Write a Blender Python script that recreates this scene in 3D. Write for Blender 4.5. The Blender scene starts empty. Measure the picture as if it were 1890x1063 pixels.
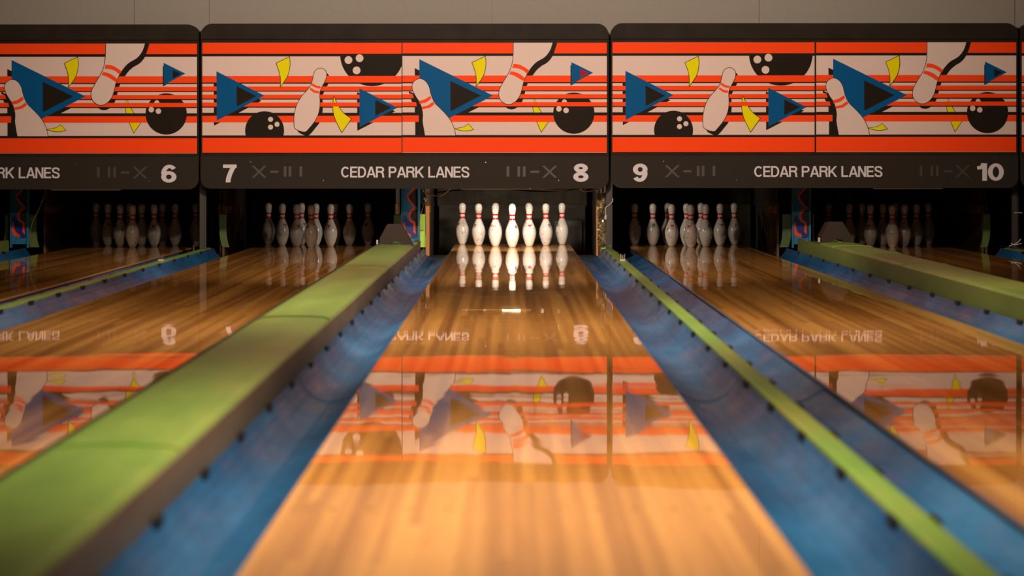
import bpy, bmesh, math, random
from mathutils import Vector, Matrix
from mathutils.geometry import tessellate_polygon
random.seed(7)
S = bpy.context.scene
C = bpy.data.collections.new('bowling_alley'); S.collection.children.link(C)

# ---------------------------------------------------------------- camera
W, H = 1890, 1063
F = 85/36*W                       # focal length in pixels (4462.5)
HC = 0.761                        # lens height above the lane surface
VX, VY = 940.0, 298.0             # vanishing point of the lanes in the photograph
cd = bpy.data.cameras.new('camera'); cam = bpy.data.objects.new('camera', cd); C.objects.link(cam)
cam.location = (0, 0, HC); cam.rotation_euler = (math.pi/2, 0, 0)
cd.lens = 85; cd.sensor_width = 36; cd.sensor_fit = 'HORIZONTAL'
cd.shift_x = (W/2-VX)/W; cd.shift_y = -(H/2-VY)/W
cd.clip_start = 0.05; cd.clip_end = 100
cd.dof.use_dof = True; cd.dof.focus_distance = 20.6; cd.dof.aperture_fstop = 3.2
S.camera = cam
S.view_settings.view_transform = 'Standard'; S.view_settings.look = 'None'
S.view_settings.gamma = 1; S.view_settings.exposure = 0.0
try: S.view_settings.use_curve_mapping = False
except Exception: pass
# ---------------------------------------------------------------- world and lights
wd = bpy.data.worlds.new('world'); S.world = wd; wd.use_nodes = True
wd.node_tree.nodes['Background'].inputs[0].default_value = (1.0, 0.85, 0.7, 1)
wd.node_tree.nodes['Background'].inputs[1].default_value = 0.02
def light(name, kind, loc, target, power, color, **kw):
    d = bpy.data.lights.new(name, kind); d.energy = power; d.color = color
    for k, v in kw.items(): setattr(d, k, v)
    o = bpy.data.objects.new(name, d); C.objects.link(o); o.location = loc
    o.rotation_euler = (Vector(target)-Vector(loc)).to_track_quat('-Z', 'Y').to_euler()
    return o
WARM = (1.0, 0.79, 0.62)
# ceiling spots over the lanes aimed at the masking units
light('mask_spot', 'SPOT', (-0.3, 13.0, 2.95), (-0.2, 19.85, 1.30), 1430, WARM, spot_size=math.radians(100), spot_blend=1.0, shadow_soft_size=0.12)
light('mask_fill', 'SPOT', (-0.5, 9.0, 2.95), (0.1, 19.85, 1.0), 430, WARM, spot_size=math.radians(62), spot_blend=1.0, shadow_soft_size=0.10)
# lamp over the near lanes, then an added fill that brightens the mid-lane wood
light('approach_lamp', 'AREA', (0.0, 4.9, 3.0), (0, 5.9, 0), 62, (1.0, 0.77, 0.54), shape='RECTANGLE', size=1.3, size_y=1.6, spread=math.radians(80))
light('lane_fill', 'AREA', (0.0, 10.3, 3.05), (0, 11.3, 0), 115, (1.0, 0.77, 0.54), shape='RECTANGLE', size=3.4, size_y=1.0, spread=math.radians(115))
# pin light of lane 8
light('pin_lamp', 'AREA', (0.027, 20.28, 0.72), (0.027, 21.6, 0.16), 19, (1.0, 0.87, 0.74), shape='RECTANGLE', size=0.30, size_y=0.05, spread=math.radians(118))

# ---------------------------------------------------------------- helpers
def props(o, label=None, cat=None, group=None, kind=None):
    if label: o['label'] = label
    if cat: o['category'] = cat
    if group: o['group'] = group
    if kind: o['kind'] = kind
    return o
def empty(name, loc=(0,0,0), label=None, cat=None, group=None):
    o = bpy.data.objects.new(name, None); C.objects.link(o); o.location = loc; o.empty_display_size = .05
    return props(o, label, cat, group)
def obj(name, bm, mats, parent=None, smooth=False, loc=None):
    me = bpy.data.meshes.new(name)
    bm.normal_update(); bm.to_mesh(me); bm.free()
    if not isinstance(mats, (list, tuple)): mats = [mats]
    for m in mats: me.materials.append(m)
    if smooth: me.polygons.foreach_set('use_smooth', [True]*len(me.polygons))
    o = bpy.data.objects.new(name, me); C.objects.link(o)
    if parent: o.parent = parent
    if loc: o.location = loc
    return o
def box(bm, x0, x1, y0, y1, z0, z1, mi=0, bev=0):
    r = bmesh.ops.create_cube(bm, size=1, matrix=Matrix.Translation(((x0+x1)/2, (y0+y1)/2, (z0+z1)/2)) @ Matrix.Diagonal((x1-x0, y1-y0, z1-z0, 1)))
    fs = set(f for v in r['verts'] for f in v.link_faces)
    for f in fs: f.material_index = mi
    if bev:
        es = set(e for v in r['verts'] for e in v.link_edges)
        b = bmesh.ops.bevel(bm, geom=list(es), offset=bev, segments=2, affect='EDGES', profile=.5)
        for f in b['faces']: f.material_index = mi
    return bm
def sweep(bm, pts, y0, y1, closed=True, mi=0, nseg=1, caps=True, mis=None):
    """cross-section pts (x,z) run along y"""
    rows = []
    for k in range(nseg+1):
        y = y0+(y1-y0)*k/nseg
        rows.append([bm.verts.new((x, y, z)) for x, z in pts])
    n = len(pts); m = n if closed else n-1
    for k in range(nseg):
        for i in range(m):
            f = bm.faces.new((rows[k][i], rows[k][(i+1) % n], rows[k+1][(i+1) % n], rows[k+1][i]))
            f.material_index = mis[i] if mis else mi
    if closed and caps:
        f = bm.faces.new(rows[0]); f.material_index = mi
        f = bm.faces.new(rows[-1][::-1]); f.material_index = mi
    return bm
def tube(bm, pts, r, n=8, mi=0):
    pts = [Vector(p) for p in pts]; rings = []
    for i, p in enumerate(pts):
        t = (pts[min(i+1, len(pts)-1)]-pts[max(i-1, 0)]).normalized()
        a = t.orthogonal().normalized() if i == 0 else (a-t*a.dot(t)).normalized()
        b = t.cross(a)
        rings.append([bm.verts.new(p+(a*math.cos(2*math.pi*k/n)+b*math.sin(2*math.pi*k/n))*r) for k in range(n)])
    for i in range(len(rings)-1):
        for k in range(n):
            f = bm.faces.new((rings[i][k], rings[i][(k+1) % n], rings[i+1][(k+1) % n], rings[i+1][k])); f.material_index = mi
    bm.faces.new(rings[0][::-1]).material_index = mi; bm.faces.new(rings[-1]).material_index = mi
    return bm
def spline(pts, n=8):
    out = []; P = [Vector(p) for p in pts]; P = [P[0]]+P+[P[-1]]
    for i in range(1, len(P)-2):
        for k in range(n):
            t = k/n
            out.append(0.5*((2*P[i])+(-P[i-1]+P[i+1])*t+(2*P[i-1]-5*P[i]+4*P[i+1]-P[i+2])*t*t+(-P[i-1]+3*P[i]-3*P[i+1]+P[i+2])*t**3))
    out.append(P[-2]); return out
def BM(): return bmesh.new()

# ---------------------------------------------------------------- materials
def mat(name, color=(.5,.5,.5), rough=.5, metal=0, spec=.5, emit=None, estr=0, coat=0):
    m = bpy.data.materials.new(name); m.use_nodes = True
    b = m.node_tree.nodes['Principled BSDF']
    b.inputs['Base Color'].default_value = (*color, 1); b.inputs['Roughness'].default_value = rough
    b.inputs['Metallic'].default_value = metal; b.inputs['Specular IOR Level'].default_value = spec
    b.inputs['Coat Weight'].default_value = coat
    if emit: b.inputs['Emission Color'].default_value = (*emit, 1); b.inputs['Emission Strength'].default_value = estr
    return m
class G:
    """tiny node-graph writer"""
    def __init__(s, m): s.t = m.node_tree; s.b = s.t.nodes['Principled BSDF']
    def n(s, ty, ins=None, **kw):
        x = s.t.nodes.new(ty)
        for k, v in kw.items(): setattr(x, k, v)
        for k, v in (ins or {}).items():
            if hasattr(v, 'is_linked') or hasattr(v, 'links'): s.t.links.new(v, x.inputs[k])
            else: x.inputs[k].default_value = v
        return x
    def coord(s, scale=(1,1,1), world=False):
        if world: src = s.n('ShaderNodeNewGeometry').outputs['Position']
        else: src = s.n('ShaderNodeTexCoord').outputs['Object']
        return s.n('ShaderNodeMapping', {0: src, 3: scale}).outputs[0]
    def math(s, op, a, b=0.0):
        return s.n('ShaderNodeMath', {0: a, 1: b}, operation=op).outputs[0]
    def noise(s, vec, scale=1, detail=3, rough=.5):
        return s.n('ShaderNodeTexNoise', {'Vector': vec, 'Scale': scale, 'Detail': detail, 'Roughness': rough}).outputs[0]
    def ramp(s, fac, stops):
        r = s.n('ShaderNodeValToRGB', {0: fac}); e = r.color_ramp.elements
        while len(e) < len(stops): e.new(.5)
        for i, (p, c) in enumerate(stops): e[i].position = p; e[i].color = (*c, 1) if len(c) == 3 else c
        return r.outputs[0]
    def mix(s, fac, a, b, mode='MIX'):
        x = s.n('ShaderNodeMix', {0: fac, 6: a, 7: b}, data_type='RGBA', blend_type=mode); return x.outputs[2]
    def link(s, a, name): s.t.links.new(a, s.b.inputs[name])
    def bump(s, h, dist=.001, strength=1.0):
        x = s.n('ShaderNodeBump', {'Strength': strength, 'Distance': dist, 'Height': h}); s.link(x.outputs[0], 'Normal')

# lane wood: 39 boards across, long planks, oil-glossy coat with very slight waviness
M_wood = mat('lane_wood', rough=.02, spec=.5)
g = G(M_wood)
pos = g.n('ShaderNodeNewGeometry').outputs['Position']
sep = g.n('ShaderNodeSeparateXYZ', {0: pos})
bi = g.math('FLOOR', g.math('DIVIDE', g.math('ADD', sep.outputs[0], 50.0), 0.02703))
wn = g.n('ShaderNodeTexWhiteNoise', {'W': bi}, noise_dimensions='1D').outputs[0]
pl = g.math('FLOOR', g.math('DIVIDE', g.math('ADD', sep.outputs[1], g.math('MULTIPLY', wn, 9.0)), 2.6))
wn2 = g.n('ShaderNodeTexWhiteNoise', {'Vector': g.n('ShaderNodeCombineXYZ', {0: bi, 1: pl}).outputs[0]}, noise_dimensions='3D').outputs[0]
grain = g.noise(g.coord((60, 2.2, 1), True), 1, 5, .6)
bands = g.noise(g.coord((9, .10, 1), True), 1, 2, .6)
f1 = g.math('ADD', g.math('MULTIPLY', wn2, .24), g.math('ADD', g.math('MULTIPLY', grain, .16), g.math('MULTIPLY', bands, .85)))
col = g.ramp(f1, [(.36, (.36,.145,.032)), (.56, (.56,.250,.060)), (.76, (.84,.415,.105))])
g.link(col, 'Base Color')
wv = g.noise(g.coord((.9, 1.5, 1), True), 1, 1.5, .5)
wv2 = g.n('ShaderNodeTexNoise', {'Vector': g.n('ShaderNodeCombineXYZ', {0: g.math('MULTIPLY', bi, .37), 1: g.math('MULTIPLY', sep.outputs[1], .8)}).outputs[0], 'Scale': 1.0, 'Detail': 1.0}).outputs[0]
g.bump(g.math('ADD', wv, g.math('MULTIPLY', wv2, .5)), .0012, 1.0)
M_edge = mat('lane_side_black', (.012,.009,.007), .5)
M_dot = mat('inlaid_dot', (.16,.07,.02), .1)
M_blue = mat('blue_gutter', rough=.38, spec=.2)
g = G(M_blue)
nz = g.noise(g.coord((3.0, .85, 3), True), 1, 4, .6)
c1 = g.ramp(nz, [(.30, (.009,.060,.16)), (.5, (.012,.105,.27)), (.7, (.03,.18,.40))])
nz2 = g.noise(g.coord((2.6, .55, 3), True), 1.3, 3, .55)
sp = g.ramp(nz2, [(.66, (0,0,0)), (.80, (.45,.45,.45))])
g.link(g.mix(sp, c1, (.19,.035,.22,1)), 'Base Color')
rr = g.ramp(g.noise(g.coord((9, 2.5, 9), True), 1, 4, .6), [(.35, (.26,)*3), (.7, (.45,)*3)]); g.link(rr, 'Roughness')
g.bump(g.noise(g.coord((9, 3, 9), True), 1, 2, .5), .003, .4)
def green(name, lo, mid, hi, rough):
    m = mat(name, rough=rough); g = G(m)
    a = g.noise(g.coord((2.0, .45, 2), True), 1, 5, .6)
    c = g.ramp(a, [(.32, lo), (.5, mid), (.68, hi)])
    b = g.ramp(g.noise(g.coord((40, 16, 40), True), 1, 4, .7), [(.58, (0,0,0)), (.75, (.45,.45,.45))])
    g.link(g.mix(b, c, (.16,.13,.04,1)), 'Base Color')
    g.bump(g.noise(g.coord((9, 3, 9), True), 1, 3, .5), .003, .4)
    return m
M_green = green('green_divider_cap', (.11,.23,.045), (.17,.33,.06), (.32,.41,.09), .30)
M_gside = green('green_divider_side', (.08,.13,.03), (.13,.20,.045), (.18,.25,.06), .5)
M_strip = green('narrow_green_strip', (.13,.24,.045), (.18,.36,.07), (.34,.40,.09), .38)
M_lime = green('lime_plate', (.28,.45,.04), (.36,.62,.06), (.45,.70,.12), .45)
M_grey = mat('grey_side_rail', rough=.55); g = G(M_grey)
g.link(g.ramp(g.noise(g.coord((3, 1.0, 6), True), 1, 5, .6), [(.35, (.16,.125,.085)), (.65, (.25,.20,.14))]), 'Base Color')
M_rubber = mat('black_rubber', (.014,.010,.009), .55)
M_black = mat('black_frame', rough=.5, spec=.05); g = G(M_black)
g.link(g.ramp(g.noise(g.coord((5,5,5), True), 1, 5, .6), [(.3, (.020,.015,.011)), (.7, (.029,.022,.017))]), 'Base Color')
M_blackbd = mat('black_lower_board', (.030,.024,.019), .55, spec=.06)
M_ink = mat('print_black', (.020,.015,.011), .45, spec=.03)
M_white = mat('print_white', (.74,.59,.54), .45, spec=.03)
M_orange = mat('print_orange', (1.0,.074,.012), .45, spec=.03)
M_pblue = mat('print_blue', (.004,.095,.28), .45, spec=.03)
M_yellow = mat('print_yellow', (.82,.74,.004), .45, spec=.03)
M_pred = mat('print_red', (.42,.01,.02), .45, spec=.03)
M_letter = mat('letter_white', (.66,.63,.68), .45, spec=.1)
M_ghost = mat('unlit_indicator', (.041,.034,.027), .5)
M_wall = mat('painted_wall', rough=.85); g = G(M_wall)
a = g.noise(g.coord((60,60,60), True), 1, 3, .6)
g.link(g.ramp(a, [(.25, (.23,.21,.185)), (.36, (.28,.262,.23)), (.8, (.295,.275,.245))]), 'Base Color')
g.bump(a, .002, .4)
M_ceil = mat('ceiling_paint', (.32,.26,.19), .9)
M_dark = mat('dark_room', (.045,.034,.024), .8)
M_floor = mat('under_floor', (.03,.022,.015), .8)
M_appr = mat('approach_wood', (.42,.22,.08), .2)
M_post = mat('post_grey', (.034,.028,.023), .5)
M_curtain = mat('pit_curtain', rough=.9); g = G(M_curtain)
g.link(g.ramp(g.noise(g.coord((3, 3, 7), True), 1, 4, .6), [(.35, (.025,.018,.010)), (.7, (.055,.042,.025))]), 'Base Color')
M_cush = mat('pit_cushion', (.06,.052,.040), .7)
M_brown = mat('kickback_wood', rough=.5); g = G(M_brown)
g.link(g.ramp(g.noise(g.coord((10, 2, 24), True), 1, 4, .6), [(.3, (.05,.02,.006)), (.7, (.16,.07,.02))]), 'Base Color')
M_batten = mat('orange_wood', (.55,.24,.05), .5)
M_plate_dimmed = green('lime_plate_dimmed', (.045,.08,.014), (.07,.13,.02), (.12,.17,.03), .5)  # darker copy of the lime plate; dimness of the unlit openings painted in
M_hood = mat('hood_plastic', (.036,.024,.017), .6, spec=.2)
M_panel = mat('panel_blue', (.012,.17,.33), .4)
M_pdark = mat('panel_dark', (.03,.014,.008), .6)
M_pnavy = mat('panel_navy', (.006,.02,.16), .4)
M_pora = mat('panel_orange', (.75,.06,.02), .4)
M_metal = mat('bare_metal', (.55,.48,.38), .28, metal=1)
M_brass = mat('brass_hose', (.50,.30,.09), .3, metal=.6)
M_lip = mat('lip_brass', (.16,.11,.06), .5)
M_cord = mat('white_cord', (.72,.62,.60), .5)
M_foil = mat('clear_sheeting', (.62,.55,.40), .15, metal=.85)
M_plast = mat('clips', (.55,.47,.36), .4)
M_lamp = mat('lamp_glow', (.8,.7,.5), .4, emit=(1.0,.74,.42), estr=14)
# pins
M_pin = mat('pin_coating', rough=.22, coat=.3); g = G(M_pin)
oi = g.n('ShaderNodeObjectInfo').outputs['Random']
vec = g.n('ShaderNodeVectorMath', {0: g.n('ShaderNodeTexCoord').outputs['Object'], 1: g.n('ShaderNodeCombineXYZ', {0: g.math('MULTIPLY', oi, 37.0), 1: g.math('MULTIPLY', oi, 11.0)}).outputs[0]}, operation='ADD').outputs[0]
spk = g.noise(g.n('ShaderNodeMapping', {0: vec, 3: (60, 60, 42)}).outputs[0], 1, 4, .65)
big = g.noise(g.n('ShaderNodeMapping', {0: vec, 3: (14, 14, 9)}).outputs[0], 1, 2, .5)
scr = g.ramp(g.math('ADD', g.math('MULTIPLY', spk, .75), g.math('MULTIPLY', big, .25)), [(.575, (0,0,0)), (.635, (.75,.75,.75))])
base = g.mix(big, (.80,.74,.66,1), (.60,.53,.45,1))
g.link(g.mix(scr, base, (.13,.10,.08,1)), 'Base Color')
M_pinred = mat('pin_red', (.62,.012,.02), .3)
M_pinblue = mat('pin_navy', (.02,.03,.10), .4)
M_pinbase = mat('pin_base', (.30,.27,.22), .5)

# ---------------------------------------------------------------- layout
P = 3.36                                  # one pair of lanes
DM = F/225.0                              # distance of the masking units (19.83)
HEAD, ROW = 21.39, 0.264
LW = 0.527
def lane_x(n):                            # centre line of lane n
    k, odd = divmod(n-7, 2)
    return (-1.753 if odd == 0 else 0.027)+k*P
CAPX = {6: -4.24, 8: -0.88, 10: 2.51}     # wide divider left of lane n (even)
NARX = {5: -5.895, 7: -2.535, 9: 0.827, 11: 4.187}      # narrow divider left of lane n (odd)
LANES = [5, 6, 7, 8, 9, 10, 11]
Y0 = 0.9; YL0 = 0.7

# ---------------------------------------------------------------- room
def struct(name, x0, x1, y0, y1, z0, z1, m):
    o = obj(name, box(BM(), x0, x1, y0, y1, z0, z1), m); o['kind'] = 'structure'; return o
XR = 9.5
struct('floor', -XR, XR, YL0, 24.0, -.36, -.28, M_floor)
struct('floor_approach', -XR, XR, -4.0, YL0-.004, -.28, 0.0, M_appr)
struct('ceiling', -XR, XR, -4.0, 24.0, 3.2, 3.3, M_ceil)
struct('wall_left', -XR-.1, -XR, -4.0, 24.0, -.36, 3.2, M_wall)
struct('wall_right', XR, XR+.1, -4.0, 24.0, -.36, 3.2, M_wall)
struct('wall_front', -XR, XR, -4.1, -4.0, -.36, 3.2, M_wall)
struct('wall_back', -XR, XR, 24.0, 24.1, -.36, 3.2, M_dark)
# wall above the pits, behind and above the masking units
bm = BM(); box(bm, -XR, XR, DM+.17, DM+.27, 1.0, 3.2)
w = obj('wall_fascia', bm, M_wall); w['kind'] = 'structure'
bm = BM()
for px in (105/4.725+360, 908, 1382/4.725+360+752, 1880): 
    x = (px-VX)/225; box(bm, x-.0025, x+.0025, DM+.163, DM+.172, 1.85, 3.2)
for x in (-3.1, -6.0, 6.4): box(bm, x-.0025, x+.0025, DM+.163, DM+.172, 1.85, 3.2)
w = obj('trim_1', bm, mat('wall_seam', (.25,.21,.16), .8)); w['kind'] = 'structure'

# ---------------------------------------------------------------- lanes
side_of = {5:'at the far left edge',6:'under sign number six',7:'under sign number seven',8:'under sign number eight',9:'under sign number nine',10:'under sign number ten',11:'at the far right edge'}
def gutter_profile(a, b):                 # a lane edge, b divider edge
    w = b-a
    return [(a+w*u, z) for u, z in ((0,-.018),(.05,-.019),(.13,-.030),(.25,-.046),(.38,-.056),(.52,-.060),(.66,-.053),(.79,-.036),(.89,-.012),(.96,.012),(1.0,.030))]
for n in LANES:
    cx = lane_x(n)
    root = empty('bowling_lane', (cx, YL0, 0), 'glossy wooden bowling lane %s' % side_of[n], 'bowling lane', 'bowling lanes')
    bm = BM(); box(bm, -LW, LW, 0, 22.34-YL0, -.012, 0)
    for s in (-1, 1):
        for d in (.165, .248, .334, .413, .468):
            bmesh.ops.create_circle(bm, cap_ends=True, radius=.0085, segments=16, matrix=Matrix.Translation((s*d, 5.30-YL0, .0003)))
    for f in bm.faces:
        if len(f.verts) == 16: f.material_index = 1
    obj('lane_surface', bm, [M_wood, M_dot], root)
    bm = BM(); box(bm, -LW+.002, LW-.002, 0, 22.338-YL0, -.06, -.012)
    obj('lane_core', bm, M_edge, root)
    bm = BM(); box(bm, -LW-.0005, LW+.0005, 20.93-YL0, 20.936-YL0, -.011, .0004)
    obj('pin_deck_joint', bm, M_edge, root)
    # gutters
    edges = []
    if n % 2: edges = [('left', cx-LW-.001, NARX[n]+.0395), ('right', cx+LW+.001, (CAPX.get(n+1, 0)-.1685) if n+1 in CAPX else cx+LW+.19)]
    else: edges = [('left', cx-LW-.001, CAPX[n]+.1565), ('right', cx+LW+.001, NARX[n+1]-.0395)]
    for s, a, b in edges:
        if (n == 5 and s == 'left') or (n == 11 and s == 'right'): continue
        gr = empty('gutter', ((a+b)/2, Y0, 0), 'blue curved gutter along the %s side of the lane %s' % (s, side_of[n]), 'gutter', 'lane gutters')
        pr = gutter_profile(a, b); mx = (a+b)/2
        low = [(x, z-.004) for x, z in pr][::-1]
        for k, (ya, yb) in enumerate(((Y0, 4.6), (4.6, 8.3), (8.3, 12.05), (12.05, 16.2), (16.2, 20.42))):
            dz = -.0035*(k % 2)
            bm = BM(); sweep(bm, [(x-mx, z+dz) for x, z in pr]+[(x-mx, z+dz) for x, z in low], ya-Y0-(.03 if k % 2 == 0 and k else 0), yb-Y0)
            obj('gutter_section', bm, M_blue, gr, smooth=False)
        bm = BM(); box(bm, min(a,b)+.004-mx, max(a,b)-.004-mx, 20.44-Y0, 22.3-Y0, -.115, -.100)
        obj('pit_gutter', bm, M_hood, gr)
        inner = -1 if b > a else 1
        y = 2.65 if abs(b-a) > .2 else 3.05
        while y < 20:
            x0, x1 = sorted((b-mx-inner*.001, b-mx+inner*.010))
            bm = BM(); box(bm, x0, x1, y-Y0-.05, y-Y0+.05, .014, .035); obj('bracket', bm, M_rubber, gr)
            y += .765

# ---------------------------------------------------------------- dividers
NUM = {5:'five',6:'six',7:'seven',8:'eight',9:'nine',10:'ten',11:'eleven'}
between = {n: 'between lanes %s and %s' % (NUM[n-1], NUM[n]) for n in range(6, 12)}
for n, cx in CAPX.items():
    zt = .142 if n == 10 else .125
    root = empty('lane_divider', (cx, Y0, 0), 'wide raised green divider %s' % between[n], 'divider', 'wide lane dividers')
    hw = .155
    sec = {8: [Y0, 5.4, 9.87, 14.4, 18.4], 10: [Y0, 7.0, 12.2, 14.6, 16.4, 17.7, 18.4], 6: [Y0, 9.87, 14.4, 18.4]}[n]
    for k in range(len(sec)-1):
        top = [(-hw+.004, zt-.020), (-hw+.012, zt-.007), (-hw+.035, zt), (-.05, zt+.004), (.05, zt+.004), (hw-.035, zt), (hw-.012, zt-.007), (hw-.004, zt-.020), (hw-.004, zt-.03), (-hw+.004, zt-.03)]
        bm = BM(); sweep(bm, top, sec[k]-Y0+.006, sec[k+1]-Y0-.004)
        # raised lip where two sections meet
        if k: sweep(bm, [(x*1.005, z+.004) for x, z in top[:8]]+[(x, z) for x, z in top[7::-1]], sec[k]-Y0-.02, sec[k]-Y0+.03)
        o = obj('cap_section', bm, M_green, root, smooth=False)
    for s in (-1, 1):
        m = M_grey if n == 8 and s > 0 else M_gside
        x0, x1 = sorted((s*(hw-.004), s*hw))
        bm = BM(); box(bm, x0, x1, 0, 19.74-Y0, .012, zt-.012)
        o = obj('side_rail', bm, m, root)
        if n == 8 and s > 0:
            o['label'] = 'grey side rail'
    # dark rubber edging on one side
    if n != 10: obj('edge_trim', box(BM(), -hw-.012, -hw-.001, 0, 18.4-Y0, zt-.060, zt-.010), M_rubber, root)
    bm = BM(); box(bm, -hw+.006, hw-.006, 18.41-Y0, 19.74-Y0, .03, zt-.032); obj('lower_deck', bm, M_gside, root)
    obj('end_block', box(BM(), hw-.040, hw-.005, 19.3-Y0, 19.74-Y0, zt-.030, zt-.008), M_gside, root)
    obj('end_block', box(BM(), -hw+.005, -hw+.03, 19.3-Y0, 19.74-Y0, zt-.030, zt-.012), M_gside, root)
    bm = BM(); box(bm, -hw+.02, hw-.02, .1, 19.7-Y0, -.28, .0); obj('support', bm, M_floor, root)
    # moulded hood at the far end of the divider
    yh = 18.55
    h = empty('ball_return_hood', (cx+.01, yh, zt+.0), 'dark brown hood at the far end of the wide divider %s' % between[n], 'hood', 'ball return hoods')
    bm = BM()
    fr = [(-.128, 0), (-.125, .045), (-.070, .150), (-.062, .157), (.034, .157), (.042, .150), (.105, .045), (.128, 0), (.050, 0), (.025, .018), (-.012, .024), (-.035, .012), (-.05, 0)]
    a = [bm.verts.new((x, 0, z)) for x, z in fr]
    b = [bm.verts.new((x*.92, .30, z*.93)) for x, z in fr]
    for i in range(len(fr)): 
        j = (i+1) % len(fr); bm.faces.new((a[i], a[j], b[j], b[i]))
    bm.faces.new(a[::-1]); bm.faces.new(b)
    bmesh.ops.recalc_face_normals(bm, faces=bm.faces)
    obj('hood_shell', bm, M_hood, h)
    bm = BM(); box(bm, -.150, -.136, -.02, .03, 0, .035, bev=.003); obj('latch', bm, M_plast, h)
for n, cx in NARX.items():
    if n == 5: continue
    root = empty('narrow_divider', (cx, Y0, 0), 'narrow low green divider strip %s' % between[n], 'divider', 'narrow lane dividers')
    bm = BM(); sweep(bm, [(-.036, .026), (-.034, .034), (-.02, .038), (.02, .038), (.034, .034), (.036, .026), (.030, .022), (-.030, .022)], 0, 20.3-Y0)
    obj('top_strip', bm, M_strip, root)
    bm = BM(); box(bm, -.038, .038, .01, 20.29-Y0, .010, .025); obj('strip_base', bm, mat('strip_edge', (.10,.045,.015), .6), root)
    bm = BM(); box(bm, -.030, .030, .02, 20.2-Y0, -.28, .009); obj('support', bm, M_floor, root)
    # little metal clip and bolt at the far end
    t = empty('metal_clip', (cx, 17.6, .038), 'small pale metal clip standing on the narrow divider %s' % between[n], 'clip', 'divider clips')
    bm = BM(); box(bm, -.022, .018, 0, .05, 0, .010, bev=.002); obj('clip_base', bm, M_plast, t)
    for x in (-.016, -.002, .012):
        bm = BM(); box(bm, x-.003, x+.003, 0, .008, .010, .042+abs(x)*.6); obj('prong', bm, M_metal, t)
    t = empty('bolt', (cx-.01, 19.5, .038), 'upright bolt at the far end of the narrow divider %s' % between[n], 'bolt', 'divider bolts')
    bm = BM(); tube(bm, [(0,0,0), (0,0,.035)], .004); obj('shank', bm, M_metal, t)
    bm = BM(); tube(bm, [(0,0,.035), (0,0,.046)], .010, 6); obj('bolt_head', bm, M_metal, t)
    # post carrying the masking units
    t = empty('support_post', (cx, DM+.178, .0), 'dark grey upright post below the joint of two sign boards %s' % between[n], 'post', 'sign support posts')
    bm = BM(); box(bm, -.026, .012, -.012, .03, .040, .998); obj('post_face', bm, M_post, t)
    bm = BM(); box(bm, .013, .026, .0, .03, .040, .998); obj('post_flange', bm, M_post, t)

# ---------------------------------------------------------------- pits
def kickback(x, label, s):
    t = empty('kickback_panel', (x, 21.3, 0), label, 'panel', 'kickback panels beside the pins')
    bm = BM(); box(bm, -.010, .010, 0, 1.15, -.27, .39); obj('lower_board', bm, M_brown, t)
    bm = BM(); box(bm, -.009, .009, .06, 2.0, .392, 1.5); obj('upper_board', bm, M_dark, t)
    bm = BM(); box(bm, -.009, .009, 1.155, 2.2, -.27, .39); obj('rear_board', bm, M_dark, t)
    bm = BM()
    for k in range(4): 
        x0, x1 = sorted((s*.011, s*.022)); box(bm, x0-.0, x1, .02, .55, .305+k*.016, .312+k*.016)
    obj('sticker', bm, mat('faded_sticker', (.55,.26,.07), .5), t)
    return t
def plate(x, label, w, z1=.305):
    t = empty('gutter_end_plate', (x, 20.9, 0), label, 'plate', 'lime end plates')
    bm = BM(); a = []; b = []
    N = 10
    for k in range(N+1):
        z = .02+(z1-.02)*k/N; bend = .025*max(0, 1-(z-.02)/.14)**2*(1 if w > 0 else -1)
        a.append((bend, z)); b.append((w+bend, z))
    pts = a+b[::-1]
    fa = [bm.verts.new((x_, 0, z_)) for x_, z_ in pts]; fb = [bm.verts.new((x_, .02, z_)) for x_, z_ in pts]
    for i in range(len(pts)):
        j = (i+1) % len(pts); bm.faces.new((fa[i], fa[j], fb[j], fb[i]))
    bm.faces.new(fa[::-1]); bm.faces.new(fb); bmesh.ops.recalc_face_normals(bm, faces=bm.faces)
    obj('plate_face', bm, M_lime if 'left of the lane eight' in label else M_plate_dimmed, t)
    bm = BM(); box(bm, min(0,w)+.01, max(0,w)-.01, -.006, -.001, z1*.55, z1*.55+.004); obj('rivet_line', bm, M_metal, t)
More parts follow.
